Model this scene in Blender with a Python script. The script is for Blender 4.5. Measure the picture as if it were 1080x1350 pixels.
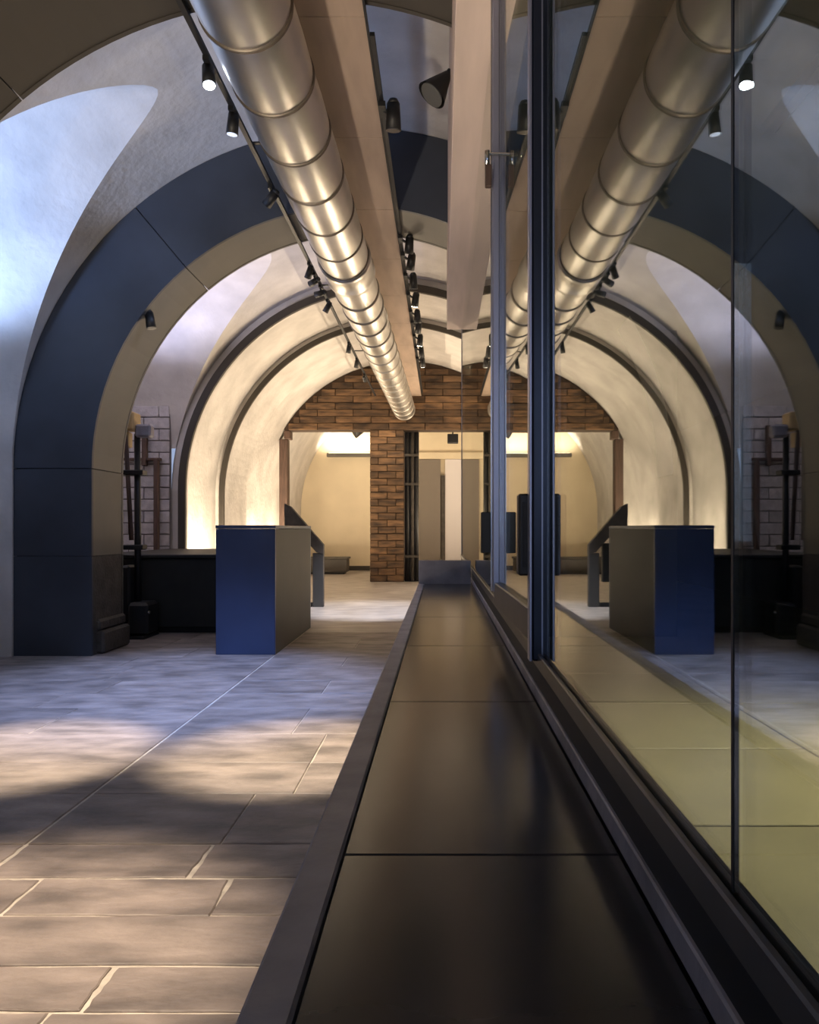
import bpy, bmesh, math, random
from mathutils import Vector, Matrix
random.seed(7)
PI = math.pi
S = bpy.context.scene
for o in list(bpy.data.objects): bpy.data.objects.remove(o)
COL = S.collection

# ------------------------------------------------------------------ camera, world, exposure
CH = 1.10                                  # eye height
cd = bpy.data.cameras.new('camera'); cam = bpy.data.objects.new('camera', cd); COL.objects.link(cam)
cam.location = (0, 0, CH); cam.rotation_euler = (PI/2, 0, 0)
cd.lens = 36.0*1000/1350; cd.sensor_width = 36.0; cd.clip_start = 0.02; cd.clip_end = 100
cd.shift_x = (540-582)/1350; cd.shift_y = (697-675)/1350
S.camera = cam
w = bpy.data.worlds.new('world'); S.world = w; w.use_nodes = True
w.node_tree.nodes['Background'].inputs[0].default_value = (0.55, 0.68, 1.0, 1)
w.node_tree.nodes['Background'].inputs[1].default_value = 0.6
vs = S.view_settings
vs.view_transform = 'Standard'; vs.look = 'None'; vs.gamma = 1; vs.use_curve_mapping = False
vs.exposure = 0.0
WARM = (1.0, 0.80, 0.56); WARMW = (1.0, 0.84, 0.64); COOL = (0.42, 0.58, 1.0); NEUT = (1.0, 0.90, 0.82)

# ------------------------------------------------------------------ materials
def mat(name, col, rough=0.6, metal=0.0, var=0.0, scale=6.0, bump=0.0, bscale=40.0, objvar=0.0, col2=None, stretch=None, spec=None, detail=4):
    m = bpy.data.materials.new(name); m.use_nodes = True
    nt = m.node_tree; b = nt.nodes['Principled BSDF']
    b.inputs['Roughness'].default_value = rough; b.inputs['Metallic'].default_value = metal
    if spec is not None: b.inputs['Specular IOR Level'].default_value = spec
    c = (*col, 1)
    b.inputs['Base Color'].default_value = c
    src = None
    if var or col2 or bump:
        tc = nt.nodes.new('ShaderNodeTexCoord'); mp = nt.nodes.new('ShaderNodeMapping')
        nt.links.new(tc.outputs['Object'], mp.inputs['Vector'])
        if stretch: mp.inputs['Scale'].default_value = stretch
        if objvar:
            oi = nt.nodes.new('ShaderNodeObjectInfo'); vm = nt.nodes.new('ShaderNodeVectorMath'); vm.operation = 'SCALE'
            vm.inputs[0].default_value = (37, 19, 53); nt.links.new(oi.outputs['Random'], vm.inputs['Scale'])
            nt.links.new(vm.outputs[0], mp.inputs['Location'])
    if var or col2:
        n = nt.nodes.new('ShaderNodeTexNoise'); n.inputs['Scale'].default_value = scale; n.inputs['Detail'].default_value = detail
        nt.links.new(mp.outputs[0], n.inputs['Vector'])
        r = nt.nodes.new('ShaderNodeValToRGB')
        r.color_ramp.elements[0].position = 0.32; r.color_ramp.elements[1].position = 0.68
        lo = tuple(x*(1-var) for x in col); hi = tuple(min(1, x*(1+var)) for x in (col2 or col))
        r.color_ramp.elements[0].color = (*lo, 1); r.color_ramp.elements[1].color = (*hi, 1)
        nt.links.new(n.outputs['Fac'], r.inputs['Fac']); src = r.outputs['Color']
    if objvar:
        oi = nt.nodes.new('ShaderNodeObjectInfo'); mr = nt.nodes.new('ShaderNodeMapRange')
        mr.inputs['To Min'].default_value = 1-objvar; mr.inputs['To Max'].default_value = 1+objvar
        nt.links.new(oi.outputs['Random'], mr.inputs['Value'])
        mx = nt.nodes.new('ShaderNodeMix'); mx.data_type = 'RGBA'; mx.blend_type = 'MULTIPLY'; mx.inputs['Factor'].default_value = 1
        if src: nt.links.new(src, mx.inputs['A'])
        else: mx.inputs['A'].default_value = c
        cb = nt.nodes.new('ShaderNodeCombineColor')
        for k in range(3): nt.links.new(mr.outputs[0], cb.inputs[k])
        nt.links.new(cb.outputs[0], mx.inputs['B']); src = mx.outputs['Result']
    if src: nt.links.new(src, b.inputs['Base Color'])
    if bump:
        n2 = nt.nodes.new('ShaderNodeTexNoise'); n2.inputs['Scale'].default_value = bscale; n2.inputs['Detail'].default_value = 6
        nt.links.new(mp.outputs[0], n2.inputs['Vector'])
        bp = nt.nodes.new('ShaderNodeBump'); bp.inputs['Strength'].default_value = bump; bp.inputs['Distance'].default_value = 0.02
        nt.links.new(n2.outputs['Fac'], bp.inputs['Height']); nt.links.new(bp.outputs[0], b.inputs['Normal'])
    return m
def emis(name, col, s):
    m = bpy.data.materials.new(name); m.use_nodes = True; b = m.node_tree.nodes['Principled BSDF']
    b.inputs['Base Color'].default_value = (*col, 1); b.inputs['Emission Color'].default_value = (*col, 1); b.inputs['Emission Strength'].default_value = s
    return m
def glass_mat(name, tint, ior):
    m = bpy.data.materials.new(name); m.use_nodes = True; nt = m.node_tree
    for n in list(nt.nodes): nt.nodes.remove(n)
    out = nt.nodes.new('ShaderNodeOutputMaterial'); mix = nt.nodes.new('ShaderNodeMixShader')
    tr = nt.nodes.new('ShaderNodeBsdfTransparent'); tr.inputs[0].default_value = (*tint, 1)
    gl = nt.nodes.new('ShaderNodeBsdfGlossy'); gl.inputs['Roughness'].default_value = 0.0; gl.inputs['Color'].default_value = (0.97, 0.98, 0.97, 1)
    fr = nt.nodes.new('ShaderNodeFresnel'); ge = nt.nodes.new('ShaderNodeNewGeometry')
    mr = nt.nodes.new('ShaderNodeMapRange'); mr.inputs['To Min'].default_value = ior; mr.inputs['To Max'].default_value = 1/ior
    nt.links.new(ge.outputs['Backfacing'], mr.inputs['Value']); nt.links.new(mr.outputs[0], fr.inputs['IOR'])
    nt.links.new(fr.outputs[0], mix.inputs[0]); nt.links.new(tr.outputs[0], mix.inputs[1]); nt.links.new(gl.outputs[0], mix.inputs[2])
    nt.links.new(mix.outputs[0], out.inputs[0]); return m

M = dict(
 plaster=mat('plaster', (0.56,0.53,0.50), 0.85, var=0.14, scale=2.2, bump=0.35, bscale=14, detail=8),
 plaster_dark=mat('plaster_dark', (0.10,0.115,0.12), 0.8, var=0.15, scale=2),
 steelblue=mat('blackened_steel', (0.045,0.052,0.068), 0.48, var=0.25, scale=1.4, spec=0.4),
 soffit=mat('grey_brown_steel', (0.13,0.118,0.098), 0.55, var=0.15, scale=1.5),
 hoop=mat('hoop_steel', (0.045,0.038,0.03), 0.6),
 plinth=mat('plinth_stone', (0.07,0.06,0.05), 0.8, var=0.3, scale=9, bump=0.5),
 slab=mat('flagstone', (0.23,0.19,0.165), 0.55, var=0.42, scale=3.6, bump=0.5, bscale=11, objvar=0.16, detail=9, stretch=(1,2.2,1)),
 mortar=mat('lime_mortar', (0.50,0.45,0.38), 0.85, var=0.2, scale=20),
 farfloor=mat('far_flagstone', (0.30,0.27,0.25), 0.45, var=0.25, scale=3, stretch=(1,2,1)),
 ledge=mat('dark_polished_panel', (0.030,0.029,0.030), 0.20, var=0.15, scale=2, bump=0.03, bscale=5),
 trimsteel=mat('edge_steel', (0.28,0.265,0.30), 0.5, var=0.25, scale=8, bump=0.15, bscale=30),
 black=mat('black_metal', (0.012,0.012,0.013), 0.5),
 recess=mat('black_recess', (0.006,0.006,0.008), 0.6),
 rail=mat('brown_black_rail', (0.055,0.048,0.046), 0.4, var=0.2, scale=10),
 post=mat('blue_black_post', (0.03,0.035,0.055), 0.25, metal=0.5),
 alu=mat('lilac_highlight_metal', (0.42,0.42,0.52), 0.35, metal=0.8),  # lilac tone stands in for highlights on the posts
 duct=mat('galvanised_steel', (0.70,0.68,0.64), 0.36, metal=1.0, var=0.08, scale=3, bump=0.06, bscale=9),
 seam_light=mat('pale_duct_seam', (0.42,0.39,0.35), 0.45, metal=0.9),
 seam=mat('duct_seam', (0.20,0.17,0.14), 0.45, metal=0.8),
 board=mat('concrete_board', (0.46,0.35,0.275), 0.7, var=0.12, scale=2.5, stretch=(3,0.6,1)),
 header=mat('pale_timber_header', (0.60,0.48,0.43), 0.7, var=0.12, scale=2, stretch=(4,0.5,1)),
 navy=mat('navy_panel', (0.035,0.055,0.12), 0.42, var=0.15, scale=2),
 greymetal=mat('brushed_grey_panel', (0.055,0.052,0.05), 0.6, metal=0.0, var=0.12, scale=1.5, spec=0.2),
 bench=mat('black_bench', (0.014,0.014,0.012), 0.6, var=0.3, scale=5),
 brick=mat('brown_brick', (0.058,0.031,0.016), 0.75, var=0.4, scale=3, bump=0.4, bscale=25, objvar=0.4, col2=(0.13,0.072,0.034), stretch=(1,1,5)),
 brickmortar=mat('brown_mortar', (0.05,0.03,0.018), 0.9),
 wbrick=mat('whitewashed_brick', (0.50,0.47,0.48), 0.8, var=0.15, scale=10, bump=0.3, objvar=0.12),
 wmortar=mat('grey_mortar', (0.22,0.20,0.20), 0.9),
 cream=mat('cream_plaster', (0.70,0.60,0.43), 0.85, var=0.07, scale=1.2),
 wood=mat('old_timber', (0.10,0.06,0.045), 0.7, var=0.3, scale=4, stretch=(8,8,1)),
 woodlight=mat('pale_timber', (0.55,0.38,0.18), 0.6, var=0.15, scale=6),
 doorgrey=mat('grey_door', (0.20,0.17,0.14), 0.55),
 white=mat('white_panel', (0.72,0.68,0.68), 0.5),
 olive=mat('olive_tile', (0.36,0.335,0.215), 0.45, var=0.12, scale=1.8, objvar=0.06),
 olivejoint=mat('dark_joint', (0.05,0.05,0.03), 0.8),
 teal=mat('dark_teal_wall', (0.035,0.05,0.06), 0.7, var=0.2, scale=1),
 lens_w=emis('lamp_lens_warm', (1.0,0.86,0.66), 25), lens_c=emis('lamp_lens_cool', (0.75,0.85,1.0), 60),
 lens_dim=emis('lamp_lens_dim', (0.7,0.8,1.0), 0.8),
 lens_off=mat('lamp_lens_unlit', (0.12,0.12,0.12), 0.2),
 strip=emis('light_strip', (1.0,0.85,0.6), 8),
 glass=glass_mat('pane_glass', (0.90,0.93,0.90), 2.5),
 chrome=mat('chrome', (0.7,0.7,0.7), 0.2, metal=1),
 fill_glow=emis('fill_panel_glow', (0.5,0.65,1.0), 2.0),  # glow of the added panel on the rear wall
)

# ------------------------------------------------------------------ helpers
def bx(bm, x0, x1, y0, y1, z0, z1, bevel=0.0, mtx=None):
    r = bmesh.ops.create_cube(bm, size=1); vsx = r['verts']
    for v in vsx:
        v.co = Vector(((x0+x1)/2 + v.co.x*(x1-x0), (y0+y1)/2 + v.co.y*(y1-y0), (z0+z1)/2 + v.co.z*(z1-z0)))
    if bevel:
        es = list({e for v in vsx for e in v.link_edges})
        rr = bmesh.ops.bevel(bm, geom=es, offset=bevel, segments=1, affect='EDGES', profile=0.5)
        vsx = list({v for f in rr['faces'] for v in f.verts} | {v for v in vsx if v.is_valid})
    if mtx:
        for v in vsx: v.co = mtx @ v.co
def cyl(bm, p0, p1, r0, r1=None, n=16, caps=True):
    p0, p1 = Vector(p0), Vector(p1); r1 = r0 if r1 is None else r1
    d = p1-p0; q = d.to_track_quat('Z', 'Y')
    A = [bm.verts.new(p0 + q @ Vector((r0*math.cos(2*PI*i/n), r0*math.sin(2*PI*i/n), 0))) for i in range(n)]
    B = [bm.verts.new(p1 + q @ Vector((r1*math.cos(2*PI*i/n), r1*math.sin(2*PI*i/n), 0))) for i in range(n)]
    for i in range(n):
        j = (i+1) % n; bm.faces.new((A[i], A[j], B[j], B[i])).smooth = n > 8
    if caps: bm.faces.new(A[::-1]); bm.faces.new(B)
def grid(bm, fn, nu, nv, smooth=True):
    V = [[bm.verts.new(fn(i/nu, j/nv)) for j in range(nv+1)] for i in range(nu+1)]
    for i in range(nu):
        for j in range(nv):
            f = bm.faces.new((V[i][j], V[i+1][j], V[i+1][j+1], V[i][j+1])); f.smooth = smooth
def mesh(name, bm):
    bmesh.ops.recalc_face_normals(bm, faces=bm.faces)
    me = bpy.data.meshes.new(name); bm.to_mesh(me); bm.free(); return me
def obj(name, bm, m, parent=None):
    me = bm if isinstance(bm, bpy.types.Mesh) else mesh(name, bm)
    if m and not me.materials: me.materials.append(M[m] if isinstance(m, str) else m)
    o = bpy.data.objects.new(name, me); COL.objects.link(o); o.parent = parent; return o
def box(name, m, parent, x0, x1, y0, y1, z0, z1, bevel=0.0):
    bm = bmesh.new(); bx(bm, x0, x1, y0, y1, z0, z1, bevel); return obj(name, bm, m, parent)
def thing(name, label, cat, loc=(0,0,0), group=None):
    o = bpy.data.objects.new(name, None); COL.objects.link(o); o.location = loc; o.empty_display_size = 0.1
    return tag(o, label, cat, group)
def tag(o, label, cat=None, group=None):
    o['label'] = label
    if cat: o['category'] = cat
    if group: o['group'] = group
    return o
def struct(o, label=None, cat=None):
    o['kind'] = 'structure'
    if label: o['label'] = label
    if cat: o['category'] = cat
    return o
def local(parent, o):            # geometry was written in world coordinates: keep it in place under a placed Empty
    o.parent = parent; o.matrix_parent_inverse = Matrix.Translation(parent.location).inverted()
    return o
def pbox(parent, name, m, *a, bevel=0.0): return local(parent, box(name, m, None, *a, bevel=bevel))
def pobj(parent, name, bm, m): return local(parent, obj(name, bm, m))
def light(kind, loc, energy, col, parent=None, target=None, size=0.05, angle=60, blend=0.5, name='lamp_light', size_y=None):
    l = bpy.data.lights.new(name, kind); l.energy = energy; l.color = col
    if kind == 'SPOT': l.spot_size = math.radians(angle); l.spot_blend = blend; l.shadow_soft_size = size
    elif kind == 'POINT': l.shadow_soft_size = size
    elif kind == 'AREA':
        l.size = size
        if size_y: l.shape = 'RECTANGLE'; l.size_y = size_y
    o = bpy.data.objects.new(name, l); COL.objects.link(o); o.location = loc
    if target is not None: o.rotation_euler = (Vector(target)-Vector(loc)).to_track_quat('-Z', 'Y').to_euler()
    if parent: local(parent, o)
    return o

# ------------------------------------------------------------------ vault geometry
CX, SP, R = -0.75, 1.62, 2.95            # vault axis, springing height, radius
XW = CX - R                              # left wall x
def arc(r, th): return CX + r*math.cos(th), SP + r*math.sin(th)
def barrel(bm, y0, y1, th0, th1, ny=4, nt=48, r=R):
    grid(bm, lambda u, v: Vector((*[arc(r, th0+(th1-th0)*v)[0]], y0+(y1-y0)*u, arc(r, th0+(th1-th0)*v)[1])), ny, nt)
def bay(bm_main, bm_lat, bm_wall, y0, y1, zs, rise, thend, xn, pw=2.0):
    yc, a = (y0+y1)/2, (y1-y0)/2
    L = lambda y: zs + rise*math.sqrt(max(0, 1-abs((y-yc)/a)**pw))
    N = 64
    ys = lambda u: yc - a*math.cos(PI*u)
    def thg(y): return PI - math.asin(min(1, (L(y)-SP)/R))
    def fm(u, v):
        y = ys(u); t = thg(y); t = t + (thend-t)*v; x, z = arc(R, t); return Vector((x, y, z))
    grid(bm_main, fm, N, 40)
    def fl(u, v):
        y = ys(u); x, z = arc(R, thg(y)); return Vector((x+(xn-x)*v, y, L(y)))
    grid(bm_lat, fl, N, 10)
    for y in (y0, y1):
        grid(bm_wall, lambda u, v: Vector((XW+(xn-XW)*u, y, zs*v)), 2, 2, False)
    def fe(u, v):
        y = ys(u); return Vector((xn, y, L(y)*v))
    grid(bm_wall, fe, N, 2, False)

A1, A2, A3, A4 = 3.05, 4.00, 6.55, 7.20   # the two clad arches
Y3, Y4, Y5, YB, YE = 10.40, 12.40, 13.80, 15.70, 20.0
TH_R = math.acos((0.25-CX)/R)
bm, bl, bw = bmesh.new(), bmesh.new(), bmesh.new()
barrel(bm, -5, A1, PI, TH_R); barrel(bm, A1, A2, PI, TH_R, 1); barrel(bm, A3, A4, PI, TH_R, 1)
barrel(bm, A2, 4.42, PI, TH_R, 1); bay(bm, bl, bw, 4.42, A3-0.02, 1.85, 2.42, TH_R, -4.7, 1.6); barrel(bm, A3-0.02, A3, PI, TH_R, 1)
bay(bm, bl, bw, A4, Y3, 2.20, 2.10, 0.0, -4.7)
barrel(bm, Y3, YE, PI, 0, 8)
struct(obj('ceiling', bm, 'plaster'), 'pale plastered barrel vault over the stone hall')
struct(obj('ceiling_lunette', bl, 'plaster'), 'pale cross vaults opening into the side niches')
for y0, y1 in ((-5, 4.42), (A3-0.02, A4), (Y3, YE)):
    grid(bw, lambda u, v: Vector((XW, y0+(y1-y0)*u, SP*v)), 1, 1, False)
struct(obj('wall_left', bw, 'plaster'), 'pale plaster wall and niches under the vault')
bm = bmesh.new(); grid(bm, lambda u, v: Vector((CX+R, 7.75+(YE-7.75)*u, SP*v)), 1, 1, False)
struct(obj('wall_right', bm, 'plaster'), 'pale wall under the far vault beyond the glass')
bm = bmesh.new(); bx(bm, XW-0.2, CX+R+0.2, YE, YE+0.2, 0, 4.7)
struct(obj('wall_end', bm, 'cream'), 'cream end wall lit by a wall lamp')
bm = bmesh.new(); bx(bm, -4.9, 5.2, -5.2, -5.0, 0, 4.8)
struct(obj('wall_rear', bm, 'plaster'), 'plain rear wall of the hall')

# ------------------------------------------------------------------ floor with flagstones
bm = bmesh.new(); bx(bm, -4.9, 0.24, -5, 8.05, -0.2, -0.005)
floor = struct(obj('floor', bm, 'mortar'), 'worn brown flagstone floor with pale mortar joints')
bm = bmesh.new(); bx(bm, -4.9, CX+R, 8.05, YE, -0.2, 0.0); bx(bm, 0.241, CX+R, 7.765, 8.05, -0.2, 0.0)
struct(obj('floor_far', bm, 'farfloor'), 'pale stone floor at the end of the hall')
rows = [0.9, 1.12, 1.34, 1.55, 1.73, 1.913, 2.157, 2.39]
while rows[-1] < 7.9: rows.append(rows[-1] + (0.26 if rows[-1] < 2.6 else random.choice((0.42, 0.5, 0.58))))
rows[-1] = 8.05
def slab(x0, x1, y0, y1):
    g = 0.0055 if y0 < 2.6 else 0.0025; j = lambda: random.uniform(-0.0045, 0.0045)*(1 if y0 < 2.6 else 0.3)
    if x0 == -1.45: x0 += 0.004
    if x1 == -1.45: x1 -= 0.004
    bm = bmesh.new(); zt = random.uniform(-0.0012, 0.0012)
    pts = [(x0+g+j(), y0+g+j()), (x1-g+j(), y0+g+j()), (x1-g+j(), y1-g+j()), (x0+g+j(), y1-g+j())]
    if y0 < 2.6:
        k = 7; pts = [tuple(p[c]+(q[c]-p[c])*m/k+(random.uniform(-0.0035, 0.0035) if m else 0) for c in (0, 1)) for p, q in zip(pts, pts[1:]+pts[:1]) for m in range(k)]
    b = 0.004; cxm, cym = (x0+x1)/2, (y0+y1)/2
    lo = [bm.verts.new((x, y, -0.02)) for x, y in pts]; mid = [bm.verts.new((x, y, zt-0.003)) for x, y in pts]
    sx, sy = 1-2*b/(x1-x0), 1-2*b/(y1-y0)
    top = [bm.verts.new((cxm+(x-cxm)*sx, cym+(y-cym)*sy, zt)) for x, y in pts]
    for P, Q in ((lo, mid), (mid, top)):
        for i in range(len(P)): bm.faces.new((P[i], P[(i+1) % len(P)], Q[(i+1) % len(P)], Q[i]))
    bm.faces.new(top); obj('stone_slab', bm, 'slab', floor)
fixed = {2.157: [-1.26, -0.66], 1.913: [-1.32], 2.39: [-0.80], 1.73: [-0.82]}
for i in range(len(rows)-1):
    y0, y1 = rows[i], rows[i+1]
    cuts = fixed.get(y0) or ([random.uniform(-1.15, -0.55)] if y1 < 5 else ([-0.8] if i % 2 else []))
    xs = [-1.45] + sorted(cuts) + [-0.10]
    for a, b in zip(xs, xs[1:]): slab(a, b, y0, y1)
    x = -1.45; xs = [x]
    while x > -3.3: x -= random.uniform(0.7, 1.15); xs.append(x)
    xs[-1] = -3.70
    if y0 >= A4 or A2 < y0 < A3: xs.append(-4.7)
    for a, b in zip(xs[1:], xs): slab(a, b, y0, y1)

# ------------------------------------------------------------------ side room behind the glass
bm = bmesh.new(); bx(bm, 0.24, 4.95, -5, 7.76, -0.2, -0.008); bx(bm, 2.35, 4.95, 7.76, 17, -0.2, -0.008)
fr = struct(obj('floor_side_room', bm, 'olivejoint'), 'olive tiled floor behind the glass')
me = {}
for iy in range(-1, 8):
    for ix in range(3):
        y0 = 1.825 + (iy-1)*0.985; x0 = 0.26 + ix*1.56
        if y0 > 6.8: continue
        bm = bmesh.new(); bx(bm, x0+0.006, x0+1.554, y0+0.008, y0+0.977, -0.02, 0, 0.003); obj('floor_tile', bm, 'olive', fr)
bm = bmesh.new(); bx(bm, 0.26, 4.95, 6.76, 7.75, -0.02, -0.001); bx(bm, 2.41, 4.95, 7.75, 17, -0.02, -0.001); o = obj('far_tiles', bm, 'olive', fr)
bm = bmesh.new(); bx(bm, 4.95, 5.15, -5, 17, -0.2, 3.3); struct(obj('wall_side_room', bm, 'teal'), 'dark teal wall behind the glass')
bm = bmesh.new(); bx(bm, 0.30, 2.40, 7.72, 7.80, 0, 4.8); bx(bm, 2.30, 2.40, 7.80, 17, 0, 4.8); bx(bm, 2.30, 5.15, 17, 17.1, 0, 4.8)
struct(obj('wall_partition', bm, 'teal'), 'dark partition wall at the end of the glass')
bm = bmesh.new(); bx(bm, 0.35, 5.15, -5, 7.72, 3.12, 3.25); bx(bm, 2.40, 5.15, 7.72, 17.1, 3.12, 3.25); struct(obj('ceiling_side_room', bm, 'teal'), 'dark flat ceiling behind the glass')

# ------------------------------------------------------------------ clad arches
def ring(bm, r0, r1, t0, t1, y0, y1, n=14):
    def q(r, t, y): x, z = arc(r, t); return bm.verts.new((x, y, z))
    rows_ = []
    for i in range(n+1):
        t = t0+(t1-t0)*i/n
        rows_.append([q(r0, t, y0), q(r1, t, y0), q(r1, t, y1), q(r0, t, y1)])
    for a, b in zip(rows_, rows_[1:]):
        for k in range(4): f = bm.faces.new((a[k], a[(k+1) % 4], b[(k+1) % 4], b[k]))
    bm.faces.new(rows_[0][::-1]); bm.faces.new(rows_[-1])
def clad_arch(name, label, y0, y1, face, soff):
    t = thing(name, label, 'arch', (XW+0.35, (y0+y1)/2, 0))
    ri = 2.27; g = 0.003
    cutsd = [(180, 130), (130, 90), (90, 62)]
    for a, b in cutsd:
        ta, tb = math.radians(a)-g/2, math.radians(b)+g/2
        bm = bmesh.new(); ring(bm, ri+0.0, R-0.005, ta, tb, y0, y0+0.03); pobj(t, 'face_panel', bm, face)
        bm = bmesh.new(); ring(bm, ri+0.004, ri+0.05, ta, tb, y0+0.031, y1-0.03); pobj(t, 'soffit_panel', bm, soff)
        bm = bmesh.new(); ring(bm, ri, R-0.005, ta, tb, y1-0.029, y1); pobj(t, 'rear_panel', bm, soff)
    x0, x1 = XW+0.005, CX-ri
    bm = bmesh.new(); ring(bm, ri+0.055, R-0.012, PI, math.radians(62), y0+0.034, y1-0.034, 36); bx(bm, x0+0.01, x1-0.055, y0+0.034, y1-0.034, 0, SP); pobj(t, 'joint_backing', bm, 'recess')  # black backing added so no light shows through the panel joints
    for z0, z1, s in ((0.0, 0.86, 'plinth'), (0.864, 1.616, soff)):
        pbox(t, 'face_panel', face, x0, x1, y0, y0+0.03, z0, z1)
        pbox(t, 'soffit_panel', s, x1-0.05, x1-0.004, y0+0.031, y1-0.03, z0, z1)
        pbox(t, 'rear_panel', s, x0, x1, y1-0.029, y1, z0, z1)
    bm = bmesh.new()
    bx(bm, x1-0.06, x1+0.06, y0+0.10, y1+0.02, 0.0, 0.20, 0.02); bx(bm, x1-0.06, x1+0.025, y0+0.10, y1+0.01, 0.20, 0.30, 0.02)
    pobj(t, 'plinth_block', bm, 'plinth')
    return t
clad_arch('clad_arch', 'broad blue-black steel clad arch with khaki underside beside the low black bench', A3, A4, 'steelblue', 'soffit')
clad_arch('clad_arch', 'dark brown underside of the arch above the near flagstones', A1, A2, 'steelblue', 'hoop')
# thin ribs further on
def rib(label, y0, y1, rin, hoop0, hoop1):
    t = thing('vault_rib', label, 'rib', (XW+0.1, y0, 0))
    bm = bmesh.new(); ring(bm, rin, R-0.002, PI, 0.0, y0, y1, 64)
    bx(bm, XW+0.002, CX-rin, y0, y1, 0, SP); bx(bm, CX+rin, CX+R-0.002, y0, y1, 0, SP); pobj(t, 'plaster_band', bm, 'plaster')
    bm = bmesh.new(); ring(bm, hoop0, hoop1, PI, 0.0, y0-0.06, y0-0.002, 64)
    bx(bm, CX-hoop1, CX-hoop0, y0-0.06, y0-0.002, 0, SP); bx(bm, CX+hoop0, CX+hoop1, y0-0.06, y0-0.002, 0, SP)
    pobj(t, 'steel_hoop', bm, 'hoop')
rib('slim plastered rib edged with a dark hoop just past the whitewashed brick niche', Y3+0.02, Y3+0.22, 2.80, 2.75, 2.85)
rib('wide plastered rib with a dark leading hoop before the brown brick lintel', Y4, Y5, 2.80, 2.79, 2.87)

# ------------------------------------------------------------------ brick end screen
def bricks(parent, mm, x0, x1, z0, z1, y, L, H, depth, clip=None, g=0.012, axis='x'):
    r = 0; z = z0
    while z < z1-0.02:
        h = min(H, z1-z); x = x0 - (L/2 if r % 2 else 0)
        while x < x1-0.02:
            a, b = max(x, x0), min(x+L, x1); x += L
            if clip:
                a2, b2 = clip(z+h); a, b = max(a, a2), min(b, b2)
            if b-a < 0.05: continue
            bm = bmesh.new(); o = random.uniform(0, 0.012)
            bx(bm, a+g/2, b-g/2, y-depth-o, y, z+g/2, z+h-g/2, 0.006); obj('brick', bm, mm, parent)
        z += H; r += 1
bm = bmesh.new(); ring(bm, 0.05, R-0.02, PI-0.02, 0.02, YB+0.1, YB+0.4, 40)
bm.free(); bm = bmesh.new()
ZL = 3.14
n = 40; pts = [(CX-2.5 + 5.0*i/n) for i in range(n+1)]
lo = [(x, ZL) for x in pts]; up = [(x, max(ZL+0.001, SP+math.sqrt((R-0.01)**2-(x-CX)**2))) for x in pts]
for yy in (YB, YB+0.35):
    pass
Vf = [[bm.verts.new((x, yy, z)) for x, z in P] for yy in (YB, YB+0.35) for P in (lo, up)]
for i in range(n):
    bm.faces.new((Vf[0][i], Vf[0][i+1], Vf[1][i+1], Vf[1][i])); bm.faces.new((Vf[2][i], Vf[2][i+1], Vf[3][i+1], Vf[3][i]))
    bm.faces.new((Vf[0][i], Vf[0][i+1], Vf[2][i+1], Vf[2][i]))
lint = struct(obj('wall_brick_lintel', bm, 'brickmortar'), 'brown brick wall filling the end of the vault above the opening')
bricks(lint, 'brick', CX-2.55, CX+2.55, ZL, 4.55, YB, 0.74, 0.141, 0.03,
       clip=lambda z: (CX-math.sqrt(max(0, 2.93**2-(z-SP)**2)), CX+math.sqrt(max(0, 2.93**2-(z-SP)**2))))
bm = bmesh.new(); bx(bm, -1.47, -0.78, YB+0.01, YB+0.7, 0, ZL)
pier = tag(obj('brick_pier', bm, 'brickmortar'), 'square brown brick pier standing under the brick lintel', 'pier')
bricks(pier, 'brick', -1.48, -0.77, 0, ZL, YB, 0.36, 0.1427, 0.03)
t = thing('timber_post', 'slim brown timber post at the left jamb of the brick opening', 'post', (-3.30, YB+0.15, 0))
pbox(t, 'shaft', 'wood', -3.37, -3.20, YB+0.05, YB+0.3, 0.0, 2.96, bevel=0.01); pbox(t, 'cap', 'wood', -3.27, -3.14, YB+0.03, YB+0.32, 2.965, ZL-0.005, bevel=0.01)
t = thing('service_riser', 'dark metal service riser with pipe clamps beside the brick pier', 'riser', (-0.61, YB+0.2, 0))
pbox(t, 'back_plate', 'black', -0.765, -0.47, YB+0.12, YB+0.22, 0, 3.12)
for x in (-0.70, -0.60, -0.51):
    bm = bmesh.new(); cyl(bm, (x, YB+0.07, 0.02), (x, YB+0.07, 3.1), 0.035, n=12); pobj(t, 'pipe', bm, 'black' if x < -0.65 else ('plinth' if x < -0.55 else 'black'))
for z in (0.5, 2.0, 2.6): pbox(t, 'clamp', 'hoop', -0.76, -0.47, YB+0.02, YB+0.12, z, z+0.05)

# ------------------------------------------------------------------ far room
t = thing('wall_lamp_bar', 'long dark linear uplighter fixed on the cream end wall', 'lamp', (-2.4, YE-0.1, 3.0))
pbox(t, 'bar', 'soffit', -3.0, -1.75, YE-0.18, YE-0.06, 2.98, 3.08, bevel=0.01); pbox(t, 'bracket', 'black', -2.9, -2.8, YE-0.06, YE, 3.0, 3.06)
pbox(t, 'bracket', 'black', -2.0, -1.9, YE-0.06, YE, 3.0, 3.06); pbox(t, 'light_strip', 'strip', -2.95, -1.8, YE-0.15, YE-0.09, 3.081, 3.086)
light('AREA', (-2.4, YE-0.35, 3.15), 22, WARMW, t, (-2.4, YE, 4.2), 1.2, size_y=0.1)
t = thing('wall_floodlight', 'dark hooded floodlight mounted high beside the brick pier', 'lamp', (-1.85, YB+1.2, 3.4))
bm = bmesh.new(); cyl(bm, (-1.62, YB+1.2, 3.42), (-1.95, YB+1.1, 3.26), 0.07, 0.17, 16); pobj(t, 'hood', bm, 'black')
pbox(t, 'mounting_arm', 'black', -1.66, -1.45, YB+0.71, YB+1.25, 3.40, 3.46)
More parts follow.
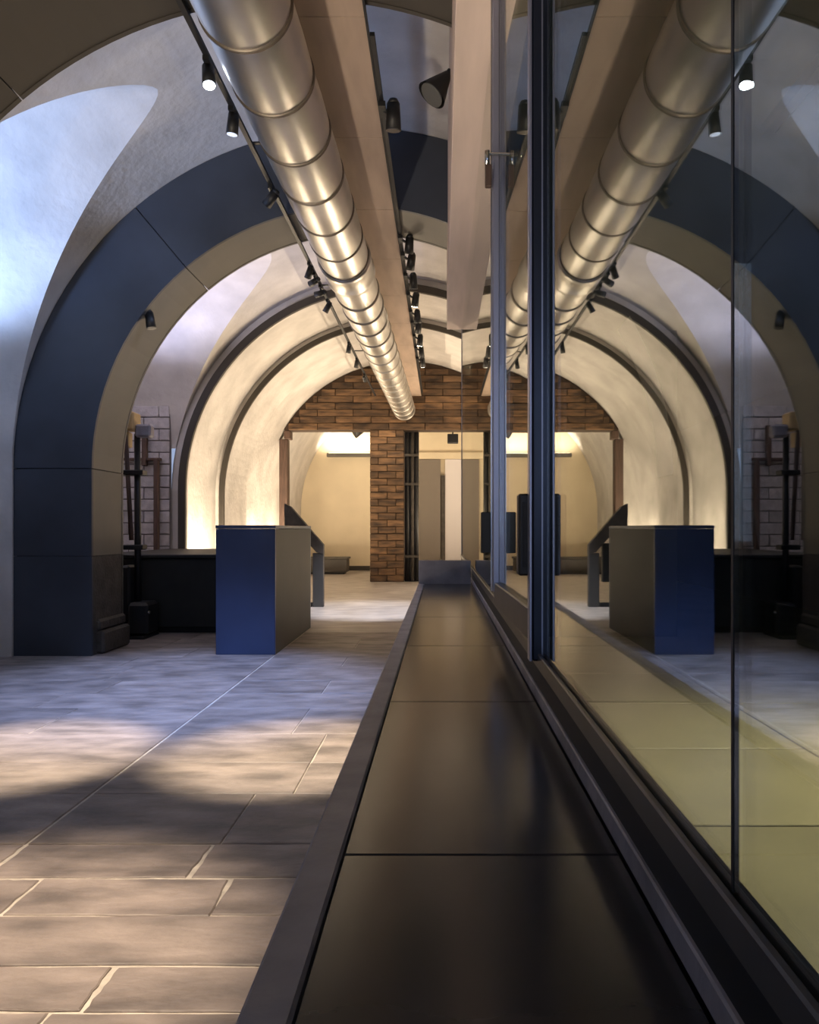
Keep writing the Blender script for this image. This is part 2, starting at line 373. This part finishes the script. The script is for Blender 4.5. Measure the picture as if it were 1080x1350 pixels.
t = thing('low_bench', 'low dark brown bench against the cream end wall', 'bench', (-2.85, 18.5, 0))
pbox(t, 'body', 'hoop', -3.6, -2.28, 18.3, 18.8, 0.05, 0.36, bevel=0.01); pbox(t, 'seat_top', 'plinth', -3.62, -2.25, 18.27, 18.82, 0.361, 0.41, bevel=0.01); pbox(t, 'toe_kick', 'black', -3.55, -2.35, 18.35, 18.75, 0, 0.05)
bb = box('baseboard_end', 'hoop', None, XW+0.02, -0.75, YE-0.03, YE-0.002, 0, 0.12); struct(bb, 'dark skirting along the cream end wall')
d = thing('door_1', 'grey door leaf beside a white panel in the cream end wall', None, (-0.1, YE, 0)); d['kind'] = 'structure'
pbox(d, 'door_frame', 'cream', -0.70, 1.2, YE-0.10, YE-0.003, 2.93, 3.10)
pbox(d, 'door_leaf', 'doorgrey', -0.58, -0.02, YE-0.08, YE-0.003, 0.0, 2.92); pbox(d, 'door_stile', 'plinth', 0.0, 0.10, YE-0.12, YE-0.003, 0.0, 2.5)
pbox(d, 'white_panel', 'white', 0.10, 0.52, YE-0.10, YE-0.003, 0.0, 2.92); pbox(d, 'door_leaf', 'doorgrey', 0.54, 1.1, YE-0.08, YE-0.003, 0.0, 2.92)
t = thing('ceiling_speaker_box', 'small black box hung in the opening above the grey door', 'speaker', (0.28, YB+0.5, 3.1))
pbox(t, 'cabinet', 'black', 0.13, 0.36, YB+0.45, YB+0.65, 2.93, 3.12, bevel=0.01); pbox(t, 'hanger', 'black', 0.23, 0.26, YB+0.53, YB+0.56, 3.12, 4.35)

# ------------------------------------------------------------------ whitewashed brick niche and timber
bm = bmesh.new(); bx(bm, -4.69, XW-0.005, Y3-0.04, Y3-0.005, 0, 2.95)
nb = struct(obj('wall_niche_brick', bm, 'wmortar'), 'whitewashed brick side of the niche beyond the dark arch')
bricks(nb, 'wbrick', -4.69, XW-0.005, 0.7, 2.95, Y3-0.04, 0.42, 0.16, 0.015, g=0.014)
t = thing('timber_rack', 'dark brown timber uprights standing against the whitewashed brick', 'rack', (-3.95, Y3-0.12, 0))
for x0, x1, z0, z1 in ((-3.89, -3.83, 0.0, 2.05), (-4.05, -3.99, 1.95, 2.5)):
    pbox(t, 'upright', 'wood', x0, x1, Y3-0.16, Y3-0.08, z0, z1, bevel=0.008)
pbox(t, 'crosspiece', 'wood', -4.3, -3.8, Y3-0.15, Y3-0.08, 2.02, 2.06, bevel=0.008)

# ------------------------------------------------------------------ low black bench
t = thing('storage_bench', 'long low black bench box between the dark arch and the navy counter', 'bench', (-2.9, 8.6, 0))
pbox(t, 'body', 'bench', -3.66, -2.05, 7.98, 10.2, 0.06, 0.79, bevel=0.01); pbox(t, 'top', 'bench', -3.68, -2.03, 7.95, 10.23, 0.791, 0.83, bevel=0.008)
pbox(t, 'toe_kick', 'recess', -3.6, -2.1, 8.05, 10.1, 0, 0.06)

# ------------------------------------------------------------------ antique hoist behind the arch
HY = 7.72
t = thing('hoist_stand', 'old dark iron hoist post with timber struts and a pale wooden head block', 'machine', (-3.02, HY, 0))
def X(px): return (px-582)/1000*HY
def Zp(py): return CH+(697-py)/1000*HY
bm = bmesh.new(); cyl(bm, (X(182), HY, 0.30), (X(181), HY, Zp(572)), 0.035, 0.03, 12); pobj(t, 'mast', bm, 'black')
bm = bmesh.new(); bx(bm, X(176), X(202), HY-0.16, HY+0.16, 0.03, 0.36, 0.03); bx(bm, X(166), X(200), HY-0.2, HY+0.2, 0.0, 0.03); pobj(t, 'cast_base', bm, 'black')
bm = bmesh.new(); bx(bm, X(164), X(176), HY-0.1, HY+0.1, 0.03, Zp(745), 0.02); pobj(t, 'gear_case', bm, 'black')
pbox(t, 'head_block', 'woodlight', X(166), X(181), HY-0.1, HY+0.1, Zp(568), Zp(544), bevel=0.015)
pbox(t, 'head_block', 'woodlight', X(164), X(172), HY-0.06, HY+0.06, Zp(590), Zp(570), bevel=0.01)
bm = bmesh.new(); bx(bm, X(180), X(201), HY-0.06, HY+0.06, Zp(577), Zp(560), 0.02); pobj(t, 'arm', bm, 'trimsteel')
for a, b in ((160, 161), (168, 176)):
    bm = bmesh.new(); cyl(bm, (X(b), HY-0.05, Zp(712)), (X(a), HY-0.05, Zp(568)), 0.022, n=10); pobj(t, 'strut', bm, 'wood')
for z in (Zp(722), Zp(624), Zp(803)):
    bm = bmesh.new(); bx(bm, X(166), X(192), HY-0.08, HY+0.05, z-0.02, z+0.03, 0.008); pobj(t, 'clamp', bm, 'trimsteel' if z < 0.6 else 'black')
bm = bmesh.new(); cyl(bm, (X(192), HY-0.12, Zp(803)), (X(204), HY-0.12, Zp(806)), 0.015, n=10); pobj(t, 'crank_handle', bm, 'chrome')

# ------------------------------------------------------------------ counter and sloped stand
t = thing('reception_counter', 'tall narrow counter block with navy front and grey metal side', 'counter', (-1.71, 7.5, 0))
x0, x1, y0, y1, h = -1.97, -1.45, 6.62, 8.42, 1.13
pbox(t, 'front_panel', 'navy', x0, x1, y0, y0+0.03, 0.0, h-0.03, bevel=0.004)
pbox(t, 'side_panel', 'greymetal', x1-0.03, x1, y0+0.031, y1-0.031, 0.0, h-0.03, bevel=0.004)
pbox(t, 'side_panel', 'greymetal', x0, x0+0.03, y0+0.031, y1-0.031, 0.0, h-0.03, bevel=0.004)
pbox(t, 'rear_panel', 'navy', x0, x1, y1-0.03, y1, 0.0, h-0.03, bevel=0.004)
pbox(t, 'top', 'navy', x0-0.003, x1+0.003, y0-0.003, y1+0.003, h-0.029, h, bevel=0.005)
t = thing('sloped_stand', 'dark metal stand with a steeply sloped top behind the navy counter', 'stand', (-1.95, 10.7, 0))
YS = 10.7; xs = lambda px: (px-582)/1000*YS; zs = lambda py: CH+(697-py)/1000*YS
bm = bmesh.new()
P = [(xs(376), zs(664)), (xs(384), zs(668)), (xs(427), zs(718)), (xs(427), zs(730)), (xs(418), zs(728)), (xs(376), zs(681))]
F = [bm.verts.new((x, YS-0.06, z)) for x, z in P]; B = [bm.verts.new((x, YS+0.06, z)) for x, z in P]
bm.faces.new(F); bm.faces.new(B[::-1])
for i in range(6): bm.faces.new((F[i], F[(i+1) % 6], B[(i+1) % 6], B[i]))
pobj(t, 'sloped_top', bm, 'plinth')
pbox(t, 'leg', 'greymetal', xs(413), xs(427), YS-0.05, YS+0.05, 0, zs(729), bevel=0.005)
pbox(t, 'leg', 'plinth', xs(376), xs(386), YS-0.05, YS+0.05, 0, zs(680), bevel=0.005)
pbox(t, 'back_box', 'black', xs(388), xs(409), YS-0.05, YS+0.05, 0.35, zs(716), bevel=0.01)
pbox(t, 'foot_bar', 'black', xs(387), xs(412), YS-0.04, YS+0.04, 0.0, 0.06)

# ------------------------------------------------------------------ parapet ledge in front of the glass
LZ = CH-0.355; XL, XG = -0.148, 0.200
t = thing('parapet_ledge', 'long low parapet with polished dark top panels running beside the glass wall', 'parapet', (0.03, 2.0, 0))
pbox(t, 'wall_body', 'trimsteel', -0.12, XG-0.006, -1.5, 4.88, 0.0, LZ-0.031)
yy = [-1.5, -0.65, 0.095, 0.826, 1.557, 2.30, 3.05, 3.80, 4.88]
for a, b in zip(yy, yy[1:]): pbox(t, 'top_panel', 'ledge', -0.106, XG-0.006, a+0.0015, b-0.0015, LZ-0.03, LZ, bevel=0.0015)
bm = bmesh.new(); bx(bm, XL, -0.108, -1.5, 4.88, LZ-0.06, LZ+0.002, 0.003); pobj(t, 'edge_trim', bm, 'trimsteel')
bm = bmesh.new(); bx(bm, -0.146, XG-0.01, 4.885, 4.95, 0.0, 0.895, 0.004); pobj(t, 'end_upstand', bm, 'trimsteel')

# ------------------------------------------------------------------ glass partition
t = thing('glass_partition', 'tall frameless glass wall in a dark floor channel reflecting the vaulted hall', 'glass wall', (XG, 3.0, 0))
BT = CH-0.255
pbox(t, 'lower_trim', 'trimsteel', XG-0.004, XG+0.02, -1.5, 7.62, LZ, CH-0.328, bevel=0.002)
pbox(t, 'channel_recess', 'recess', XG+0.001, XG+0.018, -1.5, 7.62, CH-0.328, CH-0.286)
pbox(t, 'upper_rail', 'rail', XG-0.004, XG+0.0045, -1.5, 7.62, CH-0.286, BT, bevel=0.002)
pbox(t, 'upper_rail', 'rail', XG+0.0115, XG+0.018, -1.5, 7.62, CH-0.286, BT, bevel=0.002)
pbox(t, 'channel_foot', 'recess', XG+0.001, XG+0.018, -1.5, 7.62, 0.0, LZ-0.001)
DZ = 1.56; D2 = 2.43
for a, b in ((-1.5, 0.531), (0.536, DZ), (D2+0.04, 7.60)):
    pbox(t, 'glass_pane', 'glass', XG+0.005, XG+0.011, a, b, CH-0.28, 3.10)
pbox(t, 'joint_seal', 'black', XG+0.0045, XG+0.0085, 0.5315, 0.5355, BT, 3.10)
bm = bmesh.new(); bx(bm, XG-0.015, XG+0.02, DZ-0.016, DZ+0.016, CH-0.27, 3.10, 0.004); pobj(t, 'post', bm, 'post')
pbox(t, 'post_highlight_strip', 'alu', XG-0.021, XG-0.0155, DZ-0.018, DZ+0.016, CH-0.27, 3.10, bevel=0.001); pbox(t, 'post_highlight_strip', 'alu', XG+0.004, XG+0.007, DZ-0.019, DZ-0.0165, CH-0.27, 3.10)  # pale strips carry the post's highlight in their colour
pbox(t, 'end_seal', 'trimsteel', XG, XG+0.016, 7.60, 7.615, BT, 3.10)
dr = thing('glass_door', 'glass door standing slightly ajar with steel stile and black lock boxes', 'door', (XG, DZ+0.02, 0.9))
dr.rotation_euler[2] = math.atan2(0.0262, 1.0)
LD = D2-DZ-0.03
def dbox(name, m, *a, bevel=0.0): return box(name, m, dr, *a, bevel=bevel)
dbox('door_pane', 'glass', 0.003, 0.009, 0.02, LD-0.03, 0.03, 2.19)
dbox('stile', 'alu', -0.018, 0.006, LD-0.03, LD+0.012, 0.0, 2.19, bevel=0.004); dbox('stile', 'post', 0.0065, 0.022, LD-0.03, LD+0.012, 0.0, 2.19, bevel=0.004)
dbox('stile_edge_strip', 'chrome', -0.0215, -0.0185, LD-0.012, LD-0.006, 0.0, 2.19)
dbox('bottom_rail', 'rail', -0.012, 0.02, 0.0, LD-0.03, -0.04, 0.03, bevel=0.003)
o = dbox('lock_box', 'black', -0.039, 0.034, 0.0, 0.035, 0.102, 0.273, bevel=0.004); box('keypad', 'recess', o, -0.03, 0.026, -0.004, 0.0, 0.12, 0.255)
dbox('lock_box', 'black', -0.052, -0.0215, LD-0.02, LD+0.01, 0.122, 0.253, bevel=0.003)
bm = bmesh.new(); cyl(bm, (-0.03, LD-0.04, 1.375), (0.07, LD-0.04, 1.375), 0.005, n=8); cyl(bm, (0.075, LD-0.04, 1.36), (0.075, LD-0.04, 1.39), 0.012, n=10); cyl(bm, (-0.035, LD-0.04, 1.34), (-0.035, LD-0.04, 1.385), 0.008, n=10); obj('closer_arm', bm, 'chrome', dr)
dbox('closer_body', 'wood', -0.042, -0.022, LD-0.05, LD-0.03, 1.27, 1.34, bevel=0.003)
hd = box('trim_1', 'header', None, 0.055, 0.345, -4.9, 7.62, 3.10, 4.75, bevel=0.004); struct(hd, 'pale boxed header over the glass wall')

# ------------------------------------------------------------------ soffit board, duct
t = thing('soffit_board', 'long tan panelled soffit board hung under the vault beside the duct', 'ceiling board', (-0.86, 6, 3.85))
ZB = 3.833; yy = [-4.5, -3.0, -1.5, 0.0, 1.4, 2.8, 4.05, 5.3, 6.5, 7.7, 8.9, 10.1, 11.3, 12.5, 13.7, 14.7, 15.64]
for a, b in zip(yy, yy[1:]): pbox(t, 'soffit_panel', 'board', -1.12, -0.41, a+0.003, b-0.003, ZB, ZB+0.018)
pbox(t, 'edge_angle', 'black', -0.41, -0.398, -4.5, 15.64, ZB-0.006, ZB+0.02); pbox(t, 'edge_angle', 'trimsteel', -1.132, -1.12, -4.5, 15.64, ZB-0.006, ZB+0.02)
DR = 0.222
def dc(y): return Vector((-0.925 + 0.013*(y-3.4), y, CH+2.46))
t = thing('spiral_duct', 'large round galvanised steel ventilation duct with dark seams under the vault', 'duct', (-0.9, 6, 3.3))
def tube(y0, y1, prof, n=48):
    bm = bmesh.new(); rings = []
    for f, r in prof:
        c = dc(y0+(y1-y0)*f); rings.append([bm.verts.new(c+Vector((r*math.cos(2*PI*i/n), 0, r*math.sin(2*PI*i/n)))) for i in range(n)])
    for a, b in zip(rings, rings[1:]):
        for i in range(n): bm.faces.new((a[i], a[(i+1) % n], b[(i+1) % n], b[i])).smooth = True
    return bm
ys = [-2.6+0.56*k for k in range(17)]
ys = [y for y in ys if y < 6.6] ; ys.append(6.82)
for a, b in zip(ys, ys[1:]):
    pobj(t, 'duct_section', tube(a+0.009, b-0.009, [(0, DR-0.003), (0.06, DR+0.001), (0.5, DR+0.004), (0.94, DR+0.001), (1, DR-0.003)]), 'duct')
    pobj(t, 'seam_ring', tube(b-0.012, b+0.012, [(0, DR-0.004), (0.1, DR+0.007), (0.9, DR+0.007), (1, DR-0.004)]), 'seam')
pobj(t, 'collar', tube(6.82, 7.30, [(0, DR-0.004), (0.03, DR+0.02), (0.2, DR+0.02), (0.25, DR+0.008), (0.75, DR+0.008), (0.8, DR+0.02), (0.97, DR+0.02), (1, DR-0.004)]), 'duct')
y = 7.30
while y < 15.6:
    b = min(y+0.52, 15.66)
    pobj(t, 'duct_section', tube(y, b-0.02, [(0, DR-0.012), (0.1, DR-0.002), (0.9, DR-0.002), (1, DR-0.012)]), 'duct')
    pobj(t, 'seam_ring', tube(b-0.03, b+0.01, [(0, DR-0.014), (0.2, DR+0.008), (0.8, DR+0.008), (1, DR-0.014)]), 'seam_light'); y = b
bm = bmesh.new(); c = dc(15.66); cyl(bm, c, c+Vector((0, 0.02, 0)), DR-0.005, n=48); pobj(t, 'end_cap', bm, 'seam')
for yh in (4.3, 7.05, 9.6, 12.2):
    c = dc(yh); bm = bmesh.new(); cyl(bm, c+Vector((0, 0, DR-0.01)), (c.x, yh, ZB), 0.02, n=8); pobj(t, 'hanger', bm, 'seam')

# ------------------------------------------------------------------ spotlights
LABEL_L = 'small black track spotlight on the rail left of the duct'
def spotlight(loc, target, label, group, lens='lens_off', energy=0, col=WARM, angle=50, blend=0.6, s=1.0, arm=(0, 0, 0.068), size=0.03):
    t = thing('track_spotlight', label, 'spotlight', loc, group)
    q = (Vector(target)-Vector(loc)).to_track_quat('-Z', 'Y')
    bm = bmesh.new(); cyl(bm, (0, 0, 0.05*s), (0, 0, -0.065*s), 0.030*s, 0.036*s, 16); cyl(bm, (0, 0, 0.07*s), (0, 0, 0.05*s), 0.018*s, 0.030*s, 16)
    can = obj('lamp_can', bm, 'black', t); can.rotation_mode = 'QUATERNION'; can.rotation_quaternion = q
    bm = bmesh.new(); cyl(bm, (0, 0, -0.064*s), (0, 0, -0.067*s), 0.030*s, n=16)
    ln = obj('lens', bm, lens, can)
    bm = bmesh.new(); a = Vector(arm); cyl(bm, (0, 0, 0), a, 0.010*s, n=8); bx(bm, a.x-0.016*s, a.x+0.016*s, a.y-0.05*s, a.y+0.05*s, a.z-0.012*s, a.z+0.012*s)
    obj('mounting_arm', bm, 'black', t)
    if energy:
        p = Vector(loc) + q @ Vector((0, 0, -0.075*s)); light('SPOT', p, energy, col, t, target, size, angle, blend)
    return t
tr = thing('lighting_track', 'thin black lighting track left of the silver duct', 'track', (-1.33, 6, 3.78)); pbox(tr, 'rail', 'black', -1.345, -1.315, -3, 15.3, 3.772, 3.795)
for yh in (-2, 2, 5.3, 8.4, 11.5, 14.6): pbox(tr, 'bracket', 'black', -1.34, -1.133, yh, yh+0.03, 3.796, 3.806); pbox(tr, 'bracket_riser', 'black', -1.145, -1.133, yh, yh+0.03, 3.806, 3.85)
tr = thing('lighting_track', 'thin black lighting track along the right edge of the tan soffit board', 'track', (-0.38, 6, 3.85)); pbox(tr, 'rail', 'black', -0.396, -0.37, 4.2, 15.3, 3.829, 3.851)
GL = 'spotlights on the track left of the duct'; GR = 'spotlights on the track right of the soffit board'
XT, ZT = -1.33, 3.69
# near, outside or at the top edge of the picture: pools on the flagstones
spotlight((XT, 1.45, ZT), (-1.25, 1.85, 0), 'track spotlight over the nearest flagstones', GL, 'lens_w', 1050, (1.0,0.80,0.60), 30, 0.7)
spotlight((XT, 3.25, ZT), (-0.75, 3.72, 0), 'track spotlight over the dark brown arch, turned to the parapet', GL, 'lens_w', 1500, WARMW, 23, 0.7)
spotlight((XT, 3.42, ZT), (-2.05, 3.72, 0), 'track spotlight over the dark brown arch, turned to the wall', GL, 'lens_w', 1300, WARMW, 23, 0.7)
spotlight((XT, 4.33, ZT), (-0.9, 3.6, 0.6), 'lit black track spotlight beside the duct, glaring white', GL, 'lens_c', 50, COOL, 70, 0.9, 1.1)
spotlight((XT, 4.84, ZT), (-1.75, 5.2, 0), 'black track spotlight second from the dark brown arch', GL, 'lens_dim', 1000, (0.36,0.50,1.0), 56, 0.7, 1.1)
spotlight((XT, 5.94, ZT), (-2.6, 6.6, 2.5), 'black track spotlight in front of the blue-black arch', GL, 'lens_off', 40, COOL, 80, 0.9, 1.1)
for y, tg in ((7.65, (-2.5, 9, 1)), (7.95, (-3.3, 9.2, 3)), (8.35, (-3.4, 8.9, 3.3)), (8.87, (-2.9, 9.4, 1)), (10.9, (-2, 12, 0)), (11.9, (-2, 13, 0))):
    spotlight((XT, y, ZT), tg, LABEL_L, GL, 'lens_off')
spotlight((XT, 13.1, ZT), (-1.1, YB, 2.75), 'track spotlight turned to the top of the brick pier', GL, 'lens_off', 160, WARM, 22, 0.8)
spotlight((-0.31, 4.9, 3.77), (-0.35, 5.6, 0), 'single black spotlight between the soffit board and the glass header', GR, 'lens_off', s=1.4, arm=(-0.07, 0, 0.039))
for k, y in enumerate((7.1, 7.55, 8.15, 8.8, 9.5, 10.0, 10.7, 11.4, 12.1)):
    lit = {3: (1300, (0.85,0.88,1.0)), 6: (300, WARMW), 8: (260, WARMW)}.get(k, (0, WARM))
    spotlight((-0.30, y, 3.76), (-0.9, 10.2, 0) if k == 3 else (-0.30+random.uniform(-0.8, 0.4), y+random.uniform(0.4, 2.2), 0),
              'small black track spotlight on the rail right of the soffit board', GR, 'lens_w' if lit[0] else 'lens_off', lit[0], lit[1], 40, 0.7, 1.25, (-0.08, 0, 0.052))
# cone shade hanging from the header
t = thing('cone_lamp', 'black cone shaded lamp fixed to the side of the glass header', 'lamp', (-0.04, 4.64, 3.8))
bm = bmesh.new(); cyl(bm, (0.04, 4.64, 3.88), (-0.06, 4.62, 3.74), 0.025, 0.095, 20, caps=False); cyl(bm, (0.04, 4.64, 3.88), (0.056, 4.64, 3.90), 0.02, n=12); pobj(t, 'shade', bm, 'black')
bm = bmesh.new(); cyl(bm, (-0.052, 4.622, 3.75), (-0.062, 4.619, 3.738), 0.078, n=20); pobj(t, 'diffuser', bm, 'lens_off')
# spot fixed on the arch underside
spotlight((-2.55, 6.64, 2.93), (-2.2, 6.5, 1.0), 'single black spotlight fixed to the khaki underside of the dark arch', 'spotlights on the arch', s=1.2, arm=(-0.05, 0, 0.04))

# ------------------------------------------------------------------ added uplighters along the far walls, hidden from view
def uplighter(x, y, label, e, col=WARM):
    t = thing('fill_uplighter', label, 'lamp', (x, y, 0), 'added floor uplighters under the far vault')  # hidden fixture added to brighten the far vault
    pbox(t, 'housing', 'black', x-0.06, x+0.06, y-0.35, y+0.35, 0.0, 0.10, bevel=0.01); pbox(t, 'lens', 'strip', x-0.04, x+0.04, y-0.32, y+0.32, 0.10, 0.104)
    light('AREA', (x, y, 0.12), e, col, t, (x, y, 3), 0.08, size_y=0.6)
for x, nm in ((XW+0.45, 'left'), (CX+R-0.45, 'right')):
    for y, e in ((11.4, 115), (14.75, 110), (16.5, 110)):
        uplighter(x, y, 'added floor uplighter washing the far vault wall with warm light', e)

# ------------------------------------------------------------------ added fill: cool lamps inside the niches, in-ground lamps
for y, e, c, lb in ((5.48, 125, (0.38,0.56,1.0), 'added cool fill lamp inside the niche before the blue-black arch'), (8.6, 140, (0.66,0.68,1.0), 'added cool fill lamp inside the whitewashed brick niche')):
    t = thing('niche_fill_lamp', lb, 'lamp', (-4.62, y, 1.7))  # unseen lamp added to wash the cross vault in cool light
    pbox(t, 'housing', 'black', -4.69, -4.50, y-0.2, y+0.2, 1.66, 1.74, bevel=0.01); pbox(t, 'lens', 'lens_off', -4.67, -4.52, y-0.18, y+0.18, 1.741, 1.745)
    light('SPOT', (-4.5, y, 1.80), e*4, c, t, (-3.7, y, 4), 0.12, 90, 0.6)
for y, e in ((1.25, 130), (-0.6, 120)):
    t = thing('ground_fill_lamp', 'added round fill lamp set flush into the flagstones', 'lamp', (-1.8, y, 0), 'added fill lamps set into the flagstones')  # added out of view to light soffit board and header from below
    bm = bmesh.new(); cyl(bm, (-1.8, y, 0.0), (-1.8, y, 0.012), 0.09, 0.085, 24); pobj(t, 'bezel', bm, 'chrome')
    bm = bmesh.new(); cyl(bm, (-1.8, y, 0.012), (-1.8, y, 0.014), 0.07, n=24); pobj(t, 'lens', bm, 'lens_off')
    light('SPOT', (-1.8, y, 0.03), e*4, WARMW, t, (-0.6, y+3.8, 3.85), 0.12, 75, 0.9)

# ------------------------------------------------------------------ added lamp of the side room and added glowing panel at the rear
t = thing('ceiling_fill_lamp', 'added flat ceiling lamp lighting the room behind the glass', 'lamp', (2.2, 3.2, 3.1))  # unseen lamp added to light the tiles behind the glass
pbox(t, 'housing', 'black', 1.6, 2.8, 2.6, 3.8, 3.06, 3.12); pbox(t, 'diffuser', 'lens_off', 1.65, 2.75, 2.65, 3.75, 3.05, 3.06)
light('SPOT', (2.2, 3.2, 3.03), 900, (1.0, 0.86, 0.60), t, (2.0, 3.0, 0), 0.4, 95, 0.8)
wn = thing('window_fill_panel', 'added glowing window-shaped panel on the unseen rear wall', None, (-1.6, -5, 1)); wn['kind'] = 'structure'  # glowing panel added behind the camera for cool fill
pbox(wn, 'fill_panel_frame', 'black', -3.1, -0.1, -5.0, -4.95, 0.9, 3.3); pbox(wn, 'fill_panel_face', 'fill_glow', -3.0, -0.2, -4.949, -4.94, 1.0, 3.2)
